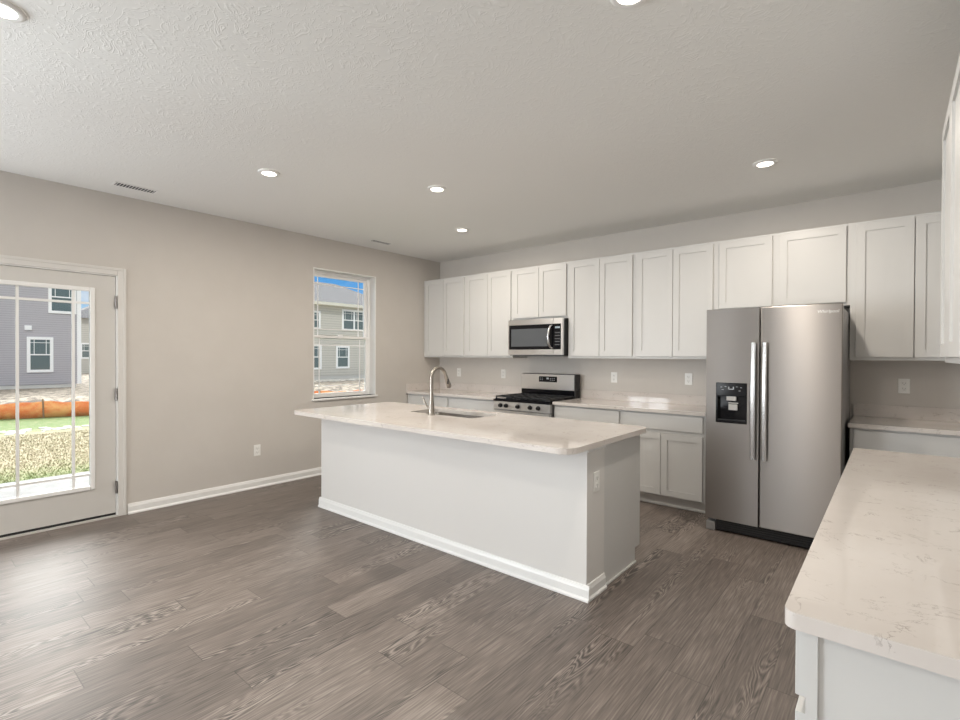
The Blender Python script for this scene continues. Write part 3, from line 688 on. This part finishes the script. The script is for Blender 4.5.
bm = bmesh.new(); bx(bm, rx0 + .0, rx1 - .012, -.140, -.121, .985, 1.168, .003)
L_(obj('backguard', bm, steel2_m, rg_))
bm = bmesh.new(); bx(bm, rx0 + .002, rx1, -.120, -.025, .985, 1.172, .006, 2); bx(bm, rx1 - .012, rx1, -.141, -.12, .890, 1.170); L_(obj('backguard_shell', bm, dark_m, rg_))
bm = bmesh.new(); bx(bm, 1.812, 2.062, -.1425, -.140, 1.076, 1.142, .001); L_(obj('display_panel', bm, black_m, rg_))
for xx, zz in ((1.835, 1.10), (1.86, 1.10), (1.835, 1.12), (1.86, 1.12), (1.975, 1.10), (2.0, 1.10), (2.025, 1.10), (1.975, 1.12), (2.0, 1.12), (2.025, 1.12)):
    L_(box('display_symbol', button_m, xx - .006, xx + .006, -.1435, -.1425, zz - .003, zz + .003, rg_))
L_(box('display_symbol', button_m, 1.920, 1.950, -.1435, -.1425, 1.108, 1.128, rg_))
bm = bmesh.new(); bx(bm, rx0 + .004, rx1 - .004, -.680, -.641, .215, .768, .004); L_(obj('oven_door', bm, steel2_m, rg_))
L_(box('oven_window', black_m, rx0 + .10, rx1 - .10, -.682, -.680, .32, .62, rg_))
bm = bmesh.new(); tube(bm, [(rx0 + .05, -.725, .728), (rx1 - .05, -.725, .728)], .013); 
for xx in (rx0 + .07, rx1 - .07): bx(bm, xx - .01, xx + .01, -.720, -.680, .72, .736)
L_(obj('oven_handle', bm, chrome_m, rg_, smooth=True))
bm = bmesh.new(); bx(bm, rx0 + .004, rx1 - .004, -.680, -.641, .045, .205, .004); L_(obj('storage_drawer', bm, steel2_m, rg_))

# ================================================================ outlets, lights, vents
def outlet(label, loc, face, wall_name=None, wd=.072):
    """face: direction the plate faces"""
    rz = {'-y': 0.0, '+x': PI / 2, '-x': -PI / 2}[face]
    t_ = thing('outlet', label, 'outlet', loc, rz, 'white electrical outlets')
    bm = bmesh.new(); bx(bm, -wd / 2, wd / 2, -.006, -.0005, -.058, .058, .003, 2); obj('cover_plate', bm, plate_m, t_)
    for zc in (.021, -.021):
        bm = bmesh.new(); bx(bm, -.016, .016, -.0085, -.0055, zc - .015, zc + .015, .004); r = obj('socket', bm, plate_m, t_)
        bm = bmesh.new(); bx(bm, -.0085, -.0055, -.0092, -.0082, zc - .004, zc + .008); bx(bm, .0055, .0085, -.0092, -.0082, zc - .004, zc + .006); cyl(bm, (0, -.0092, zc - .009), (0, -.0082, zc - .009), .003, seg=10)
        obj('slots', bm, slot_m, r)
outlet('white outlet on the kitchen wall left of the range', (1.17, 0, 1.150), '-y')
outlet('faint white outlet on the kitchen wall nearest the left corner', (.385, 0, 1.150), '-y')
outlet('white outlet on the kitchen wall between range and refrigerator, nearer the range', (2.708, 0, 1.150), '-y')
outlet('white outlet on the kitchen wall just left of the refrigerator', (3.502, 0, 1.158), '-y')
outlet('white outlet on the beige wall right of the refrigerator', (5.142, 0, 1.157), '-y')
outlet('white outlet low on the grey left wall between door and island', (0, -2.697, .390), '+x')
outlet('white outlet on the end of the island under the countertop', (IX1, -2.512, .655), '+x')

lens_m = mat('lamp_lens', (.9, .9, .9), .4, emit=(1.0, .90, .78), es=9.0)
spots = [(2.378, -4.862, 'round recessed ceiling light at the upper left corner, nearest the patio door'),
         (1.504, -3.332, 'round recessed ceiling light over the floor between door and window'),
         (2.223, -2.290, 'round recessed ceiling light over the island near its sink'),
         (1.510, -1.196, 'small round recessed ceiling light farthest away, by the corner cabinets'),
         (4.376, -1.209, 'round recessed ceiling light above the refrigerator'),
         (4.312, -3.365, 'round recessed ceiling light cut by the top edge of the frame'),
         (1.5, -6.9, 'round recessed ceiling light in the room behind the viewer, left'),
         (4.3, -6.9, 'round recessed ceiling light in the room behind the viewer, right')]
for x, y, lab in spots:
    t_ = thing('ceiling_light', lab, 'ceiling light', (x, y, H), 0, 'recessed ceiling lights')
    bm = bmesh.new(); n = 40; pr_ = [(.076, 0), (.076, -.005), (.070, -.010), (.060, -.012), (.050, -.010), (.049, -.004)]
    Rg = [[bm.verts.new((r * math.cos(2 * PI * i / n), r * math.sin(2 * PI * i / n), z - .0005)) for i in range(n)] for r, z in pr_]
    for a, b in zip(Rg, Rg[1:]):
        for i in range(n): bm.faces.new((a[i], a[(i + 1) % n], b[(i + 1) % n], b[i]))
    obj('trim_ring', bm, trim_m, t_, smooth=True)
    bm = bmesh.new(); cyl(bm, (0, 0, -.004), (0, 0, -.008), .0495, seg=40); obj('lens', bm, lens_m, t_)
    ld = bpy.data.lights.new('lamp', 'AREA'); ld.shape = 'DISK'; ld.size = .095; ld.energy = LAMP_W; ld.color = (1.0, .90, .78)
    lo = bpy.data.objects.new('lamp', ld); C.objects.link(lo); lo.parent = t_; lo.location = (0, 0, -.018)
for (x, y, ln, wd_, n, lab) in ((.335, -3.86, .300, .115, 13, 'white slotted ceiling air vent near the left wall, above the door side'), (.362, -1.37, .30, .10, 13, 'small white slotted ceiling air vent above the window')):
    t_ = thing('ceiling_vent', lab, 'vent', (x, y, H), 0, 'ceiling air vents')
    bm = bmesh.new(); f = .014
    for q in ((-wd_ / 2, wd_ / 2, -ln / 2, -ln / 2 + f), (-wd_ / 2, wd_ / 2, ln / 2 - f, ln / 2), (-wd_ / 2, -wd_ / 2 + f, -ln / 2 + f, ln / 2 - f), (wd_ / 2 - f, wd_ / 2, -ln / 2 + f, ln / 2 - f)): bx(bm, q[0], q[1], q[2], q[3], -.004, -.0005)
    obj('frame', bm, trim_m, t_)
    box('duct_opening', mat('vent_dark', (.03, .035, .045), .6), -wd_ / 2 + f, wd_ / 2 - f, -ln / 2 + f, ln / 2 - f, -.0028, -.0008, t_)
    bm = bmesh.new()
    for i in range(n):
        yy = -ln / 2 + f + (i + .5) * (ln - 2 * f) / n; bx(bm, -wd_ / 2 + f, wd_ / 2 - f, yy - .0022, yy + .0022, -.0045, -.0030)
    obj('louvers', bm, trim_m, t_)

# ================================================================ outside
GZ = -0.30
lawn_m = mat('lawn', (.3, .3, .15), .95)
t = lawn_m.node_tree; c_ = N(t, 'ShaderNodeTexCoord'); sp = N(t, 'ShaderNodeSeparateXYZ'); t.links.new(c_.outputs['Object'], sp.inputs[0])
l1 = N(t, 'ShaderNodeTexNoise'); l1.inputs['Scale'].default_value = .9; l1.inputs['Detail'].default_value = 6; t.links.new(c_.outputs['Object'], l1.inputs[0])
l2 = N(t, 'ShaderNodeTexNoise'); l2.inputs['Scale'].default_value = 9; l2.inputs['Detail'].default_value = 6; l2.inputs['Roughness'].default_value = .75; t.links.new(c_.outputs['Object'], l2.inputs[0])
dist = MA(t, 'MULTIPLY', sp.outputs[0], -1.0)
far = N(t, 'ShaderNodeMapRange'); t.links.new(MA(t, 'ADD', dist, MA(t, 'MULTIPLY', l1.outputs[0], 1.2)), far.inputs[0]); far.inputs[1].default_value = 9.4; far.inputs[2].default_value = 10.4; far.inputs[4].default_value = .82
near = N(t, 'ShaderNodeMapRange'); t.links.new(MA(t, 'ADD', dist, MA(t, 'MULTIPLY', l1.outputs[0], 1.6)), near.inputs[0]); near.inputs[1].default_value = 4.0; near.inputs[2].default_value = 6.0; near.inputs[3].default_value = .9; near.inputs[4].default_value = 0
gmask = MA(t, 'ADD', MA(t, 'MAXIMUM', far.outputs[0], near.outputs[0]), MA(t, 'MULTIPLY', MA(t, 'SUBTRACT', l2.outputs[0], .5), 2.0))
lr = N(t, 'ShaderNodeValToRGB'); t.links.new(gmask, lr.inputs[0]); e = lr.color_ramp.elements
e[0].position = 0.0; e[0].color = (.35, .30, .195, 1); e[1].position = 1.0; e[1].color = (.105, .18, .045, 1); k = e.new(.5); k.color = (.24, .25, .12, 1)
t.links.new(lr.outputs[0], bsdf(lawn_m).inputs['Base Color'])
dirt_m = mottled('bare_dirt', (.39, .335, .265), (.14, .115, .09), 3.5, .95, .8, .44, .58, 8, dist=.1)
gravel_m = mottled('pale_gravel', (.74, .71, .66), (.42, .38, .32), 3.0, .95, .5, .42, .6, 8, dist=.05)
conc_m = mottled('patio_concrete', (.25, .243, .235), (.21, .203, .196), 4.0, .8, .1)
struct(box('lawn', lawn_m, -12.6, -.15, -40, 60, GZ - .1, GZ))
struct(box('bare_ground', dirt_m, -160, -12.6, -120, 160, GZ - .1, GZ))
struct(box('patio_slab', conc_m, -2.90, -.16, -6.5, -2.5, GZ, -.13))
# dirt ridge in front of the houses
bm = bmesh.new(); rr_ = random.Random(3); G_ = []
for i in range(90):
    y = -14 + i * .5; row_ = []
    for jx, (dx, hh) in enumerate(((0, 0), (.8, .16), (1.6, .30), (2.6, .22), (3.6, .05), (4.2, 0))):
        row_.append(bm.verts.new((-14.6 - dx - rr_.random() * .2, y, GZ - .01 + hh * rr_.uniform(.4, 1.25))))
    G_.append(row_)
for a, b in zip(G_, G_[1:]):
    for q in range(5): bm.faces.new((a[q], a[q + 1], b[q + 1], b[q]))
tag(obj('dirt_mound', bm, dirt_m, smooth=True), 'long low mound of bare dirt beyond the orange fence', 'dirt')
bm = bmesh.new(); bx(bm, -24.4, -22.6, 6, 26, GZ, GZ + .05); tag(obj('gravel_strip', bm, gravel_m), 'pale gravel strip in front of the beige house', 'gravel')
bm = bmesh.new(); rr_ = random.Random(5)
for i in range(420):
    x = -9.35 + max(-.4, min(.4, rr_.gauss(0, .16))); y = rr_.uniform(-8, 4); s = rr_.uniform(.015, .05)
    bx(bm, x - s, x + s, y - s * 1.4, y + s * 1.4, GZ - .005, GZ + s * .5)
tag(obj('stones', bm, mat('pale_stone', (.75, .74, .70), .8), None), 'broken line of pale stones across the green lawn', 'stones', kind='stuff')
# grass blades close to the patio
vv, ff_ = [], []; rr_ = random.Random(11)
for i in range(48000):
    x = -2.95 - rr_.random() ** 1.3 * 5.75; y = rr_.uniform(-6.0, 1.5); a = rr_.uniform(0, PI); h_ = rr_.uniform(.012, .034); s = rr_.uniform(.004, .008)
    k_ = len(vv); dx, dy = math.cos(a) * s, math.sin(a) * s; lx, ly = rr_.uniform(-.02, .02), rr_.uniform(-.02, .02)
    vv += [(x - dx, y - dy, GZ), (x + dx, y + dy, GZ), (x + lx, y + ly, GZ + h_)]; ff_.append((k_, k_ + 1, k_ + 2))
me = bpy.data.meshes.new('grass'); me.from_pydata(vv, [], ff_); me.materials.append(lawn_m)
o = bpy.data.objects.new('grass', me); C.objects.link(o); tag(o, 'short patchy grass on the lawn beyond the patio', 'grass', kind='stuff')

# orange silt fences
orange_m = mottled('orange_fabric', (.80, .22, .07), (.88, .42, .16), 3, .8, .1, .42, .62, 5, (1, 1, 1.5))
stake_m = mat('wood_stake', (.28, .18, .11), .8)
def silt(label, pts, h_, group):
    t_ = thing('silt_fence', label, 'fence', (pts[0][0], pts[0][1], GZ), 0, group)
    bm = bmesh.new(); prev = None; n = 10; ii = 0
    for (xa, ya), (xb, yb2) in zip(pts, pts[1:]):
        for i in range(n):
            s = i / n; x = xa + (xb - xa) * s - pts[0][0]; y = ya + (yb2 - ya) * s - pts[0][1]; sag = .05 * math.sin(PI * s) + .015 * math.sin(ii * 1.7); ii += 1
            cur = [bm.verts.new((x + .012 * math.sin(s * 9), y, -.02)), bm.verts.new((x + .010 * math.sin(s * 5), y, h_ * .5)), bm.verts.new((x, y, h_ - sag))]
            if prev:
                for q in range(2): bm.faces.new((prev[q], prev[q + 1], cur[q + 1], cur[q]))
            prev = cur
    o = obj('fabric', bm, orange_m, t_, smooth=True); md = o.modifiers.new('t', 'SOLIDIFY'); md.thickness = .006
    for xa, ya in pts:
        bm = bmesh.new(); bx(bm, xa - pts[0][0] + .01, xa - pts[0][0] + .04, ya - pts[0][1] - .015, ya - pts[0][1] + .015, -.02, h_ + .06); bmesh.ops.rotate(bm, verts=bm.verts, cent=(xa - pts[0][0], ya - pts[0][1], 0), matrix=Matrix.Rotation(rr_.uniform(-.12, .12), 3, 'X'))
        tag(obj('stake', bm, stake_m, t_), 'brown wooden stake')
silt('low orange silt fence running across the far edge of the lawn', [(-13.2, -6.6), (-12.9, -4.6), (-12.20, -2.55), (-11.75, -1.2), (-11.45, .6), (-11.0, 2.6), (-10.45, 4.6), (-9.75, 5.8), (-9.0, 7.2)], .44, None)

# houses
def siding(name, col, dark, pitch=.11):
    mm = mat(name, col, .7); t = mm.node_tree; c = N(t, 'ShaderNodeTexCoord'); s = N(t, 'ShaderNodeSeparateXYZ'); t.links.new(c.outputs['Object'], s.inputs[0])
    f = MA(t, 'FRACT', MA(t, 'DIVIDE', s.outputs[2], pitch)); r = N(t, 'ShaderNodeValToRGB'); t.links.new(f, r.inputs[0])
    r.color_ramp.elements[0].position = 0.10; r.color_ramp.elements[1].position = 0.24; r.color_ramp.elements[0].color = (*dark, 1); r.color_ramp.elements[1].color = (*col, 1)
    t.links.new(r.outputs[0], bsdf(mm).inputs['Base Color'])
    b = N(t, 'ShaderNodeBump'); b.inputs['Strength'].default_value = .6; b.inputs['Distance'].default_value = .02; t.links.new(f, b.inputs['Height']); t.links.new(b.outputs[0], bsdf(mm).inputs['Normal'])
    return mm
sidA = siding('grey_siding', (.47, .455, .49), (.33, .32, .35)); sidB = siding('beige_siding', (.58, .56, .51), (.40, .385, .35), .17)
roof_m = mottled('shingle_roof', (.095, .092, .096), (.15, .146, .15), 9.0, .9, .2, dist=.02)
wg_m = mat('house_glass', (.11, .15, .155), .10, spec=.6)
found_m = mat('foundation', (.60, .59, .56), .9)
def hwin(t_, x, y0, y1, z0_, z1_, double=False, tr_=.13):
    """window on a wall facing +x at plane x"""
    bm = bmesh.new(); ring(bm, x - .01, x + .05, (y0, y1, z0_, z1_), (y0 + tr_, y1 - tr_, z0_ + tr_, z1_ - tr_))
    f = obj('window', bm, vinyl_m, t_)
    zs = (z0_ + z1_) / 2; a, b = y0 + tr_, y1 - tr_
    bm = bmesh.new(); bx(bm, x + .005, x + .035, a, b, zs - .03, zs + .03)
    units = [(a, b)]
    if double:
        ym = (a + b) / 2; bx(bm, x + .005, x + .04, ym - .06, ym + .06, z0_ + tr_, z1_ - tr_); units = [(a, ym - .06), (ym + .06, b)]
    for ua, ub in units:
        for yy in (ua + .14, ub - .14): bx(bm, x + .01, x + .022, yy - .012, yy + .012, zs + .03, z1_ - tr_)
        bx(bm, x + .01, x + .022, ua, ub, z1_ - tr_ - .16, z1_ - tr_ - .136)
    obj('muntins', bm, vinyl_m, f)
    box('pane', wg_m, x, x + .012, a, b, z0_ + tr_, z1_ - tr_, f)
def hip_roof(bm, x0, x1, y0, y1, z, zr, ridge):
    v = [bm.verts.new(p_) for p_ in ((x0, y0, z), (x1, y0, z), (x1, y1, z), (x0, y1, z), ((x0 + x1) / 2, ridge[0], zr), ((x0 + x1) / 2, ridge[1], zr))]
    for f in ((0, 1, 4), (1, 2, 5, 4), (2, 3, 5), (3, 0, 4, 5), (3, 2, 1, 0)): bm.faces.new([v[i] for i in f])
HX = -27.236
h1 = thing('house', 'two-storey grey clapboard house seen through the patio door', 'house', (0, 0, 0))
box('wall', sidA, HX - 9, HX, -12.5, 1.10, -.12, 5.3, h1)
box('foundation', found_m, HX - 8.9, HX - .02, -12.4, 1.0, GZ, -.12, h1)
box('corner_trim', vinyl_m, HX - .13, HX + .03, 1.03, 1.20, -.12, 5.3, h1)
bm = bmesh.new(); hip_roof(bm, HX - 9.4, HX + .4, -12.9, 1.6, 5.3, 7.9, (-8.5, -3.0)); obj('roof', bm, roof_m, h1)
hwin(h1, HX, -.90, .09, .49, 2.23); hwin(h1, HX, -.10, 1.00, 3.44, 5.10); hwin(h1, HX, -5.6, -4.6, .49, 2.23); hwin(h1, HX, -5.6, -4.5, 3.44, 5.10)
bm = bmesh.new(); bx(bm, HX, HX + .06, -.98, -.72, 2.56, 2.78); tag(obj('wall_vent', bm, vinyl_m, h1), 'small white wall vent')

H2 = -24.92
h2 = thing('house', 'two-storey beige clapboard house with grey roof seen through the window', 'house', (0, 0, 0))
box('wall', sidB, H2 - 8, H2, 8.0, 20.3, -.05, 4.85, h2)
box('foundation', found_m, H2 - 7.9, H2 - .02, 8.1, 20.2, GZ, -.05, h2)
bm = bmesh.new(); bx(bm, H2, H2 + .45, 7.6, 20.7, 4.82, 5.02); tag(obj('fascia', bm, mat('fascia_cream', (.72, .69, .60), .6), h2), 'cream eave board')
bm = bmesh.new(); hip_roof(bm, H2 - 8.4, H2 + .45, 7.6, 20.8, 5.02, 7.03, (11.0, 17.55)); obj('roof', bm, roof_m, h2)
bm = bmesh.new(); bx(bm, H2 - .02, H2 + .06, 8.0, 20.3, 2.78, 3.0); tag(obj('band_board', bm, sidB, h2), None)
hwin(h2, H2, 15.40, 17.45, 3.15, 4.66, True); hwin(h2, H2, 14.92, 16.02, .46, 2.06); hwin(h2, H2, 12.7, 13.68, 3.15, 4.40); hwin(h2, H2, 12.75, 13.76, .42, 2.12); hwin(h2, H2, 18.2, 19.2, .46, 2.06)
h3 = thing('house', 'small distant beige house beside the corner of the grey house', 'house', (0, 0, 0))
box('wall', sidB, -58, -50, 5.0, 16, GZ, 4.6, h3)
bm = bmesh.new(); hip_roof(bm, -58.4, -49.6, 4.6, 16.4, 4.6, 6.8, (8.5, 12.5)); obj('roof', bm, roof_m, h3)
hwin(h3, -50, 5.6, 6.6, 1.0, 2.4); hwin(h3, -50, 7.6, 8.6, 1.0, 2.4)
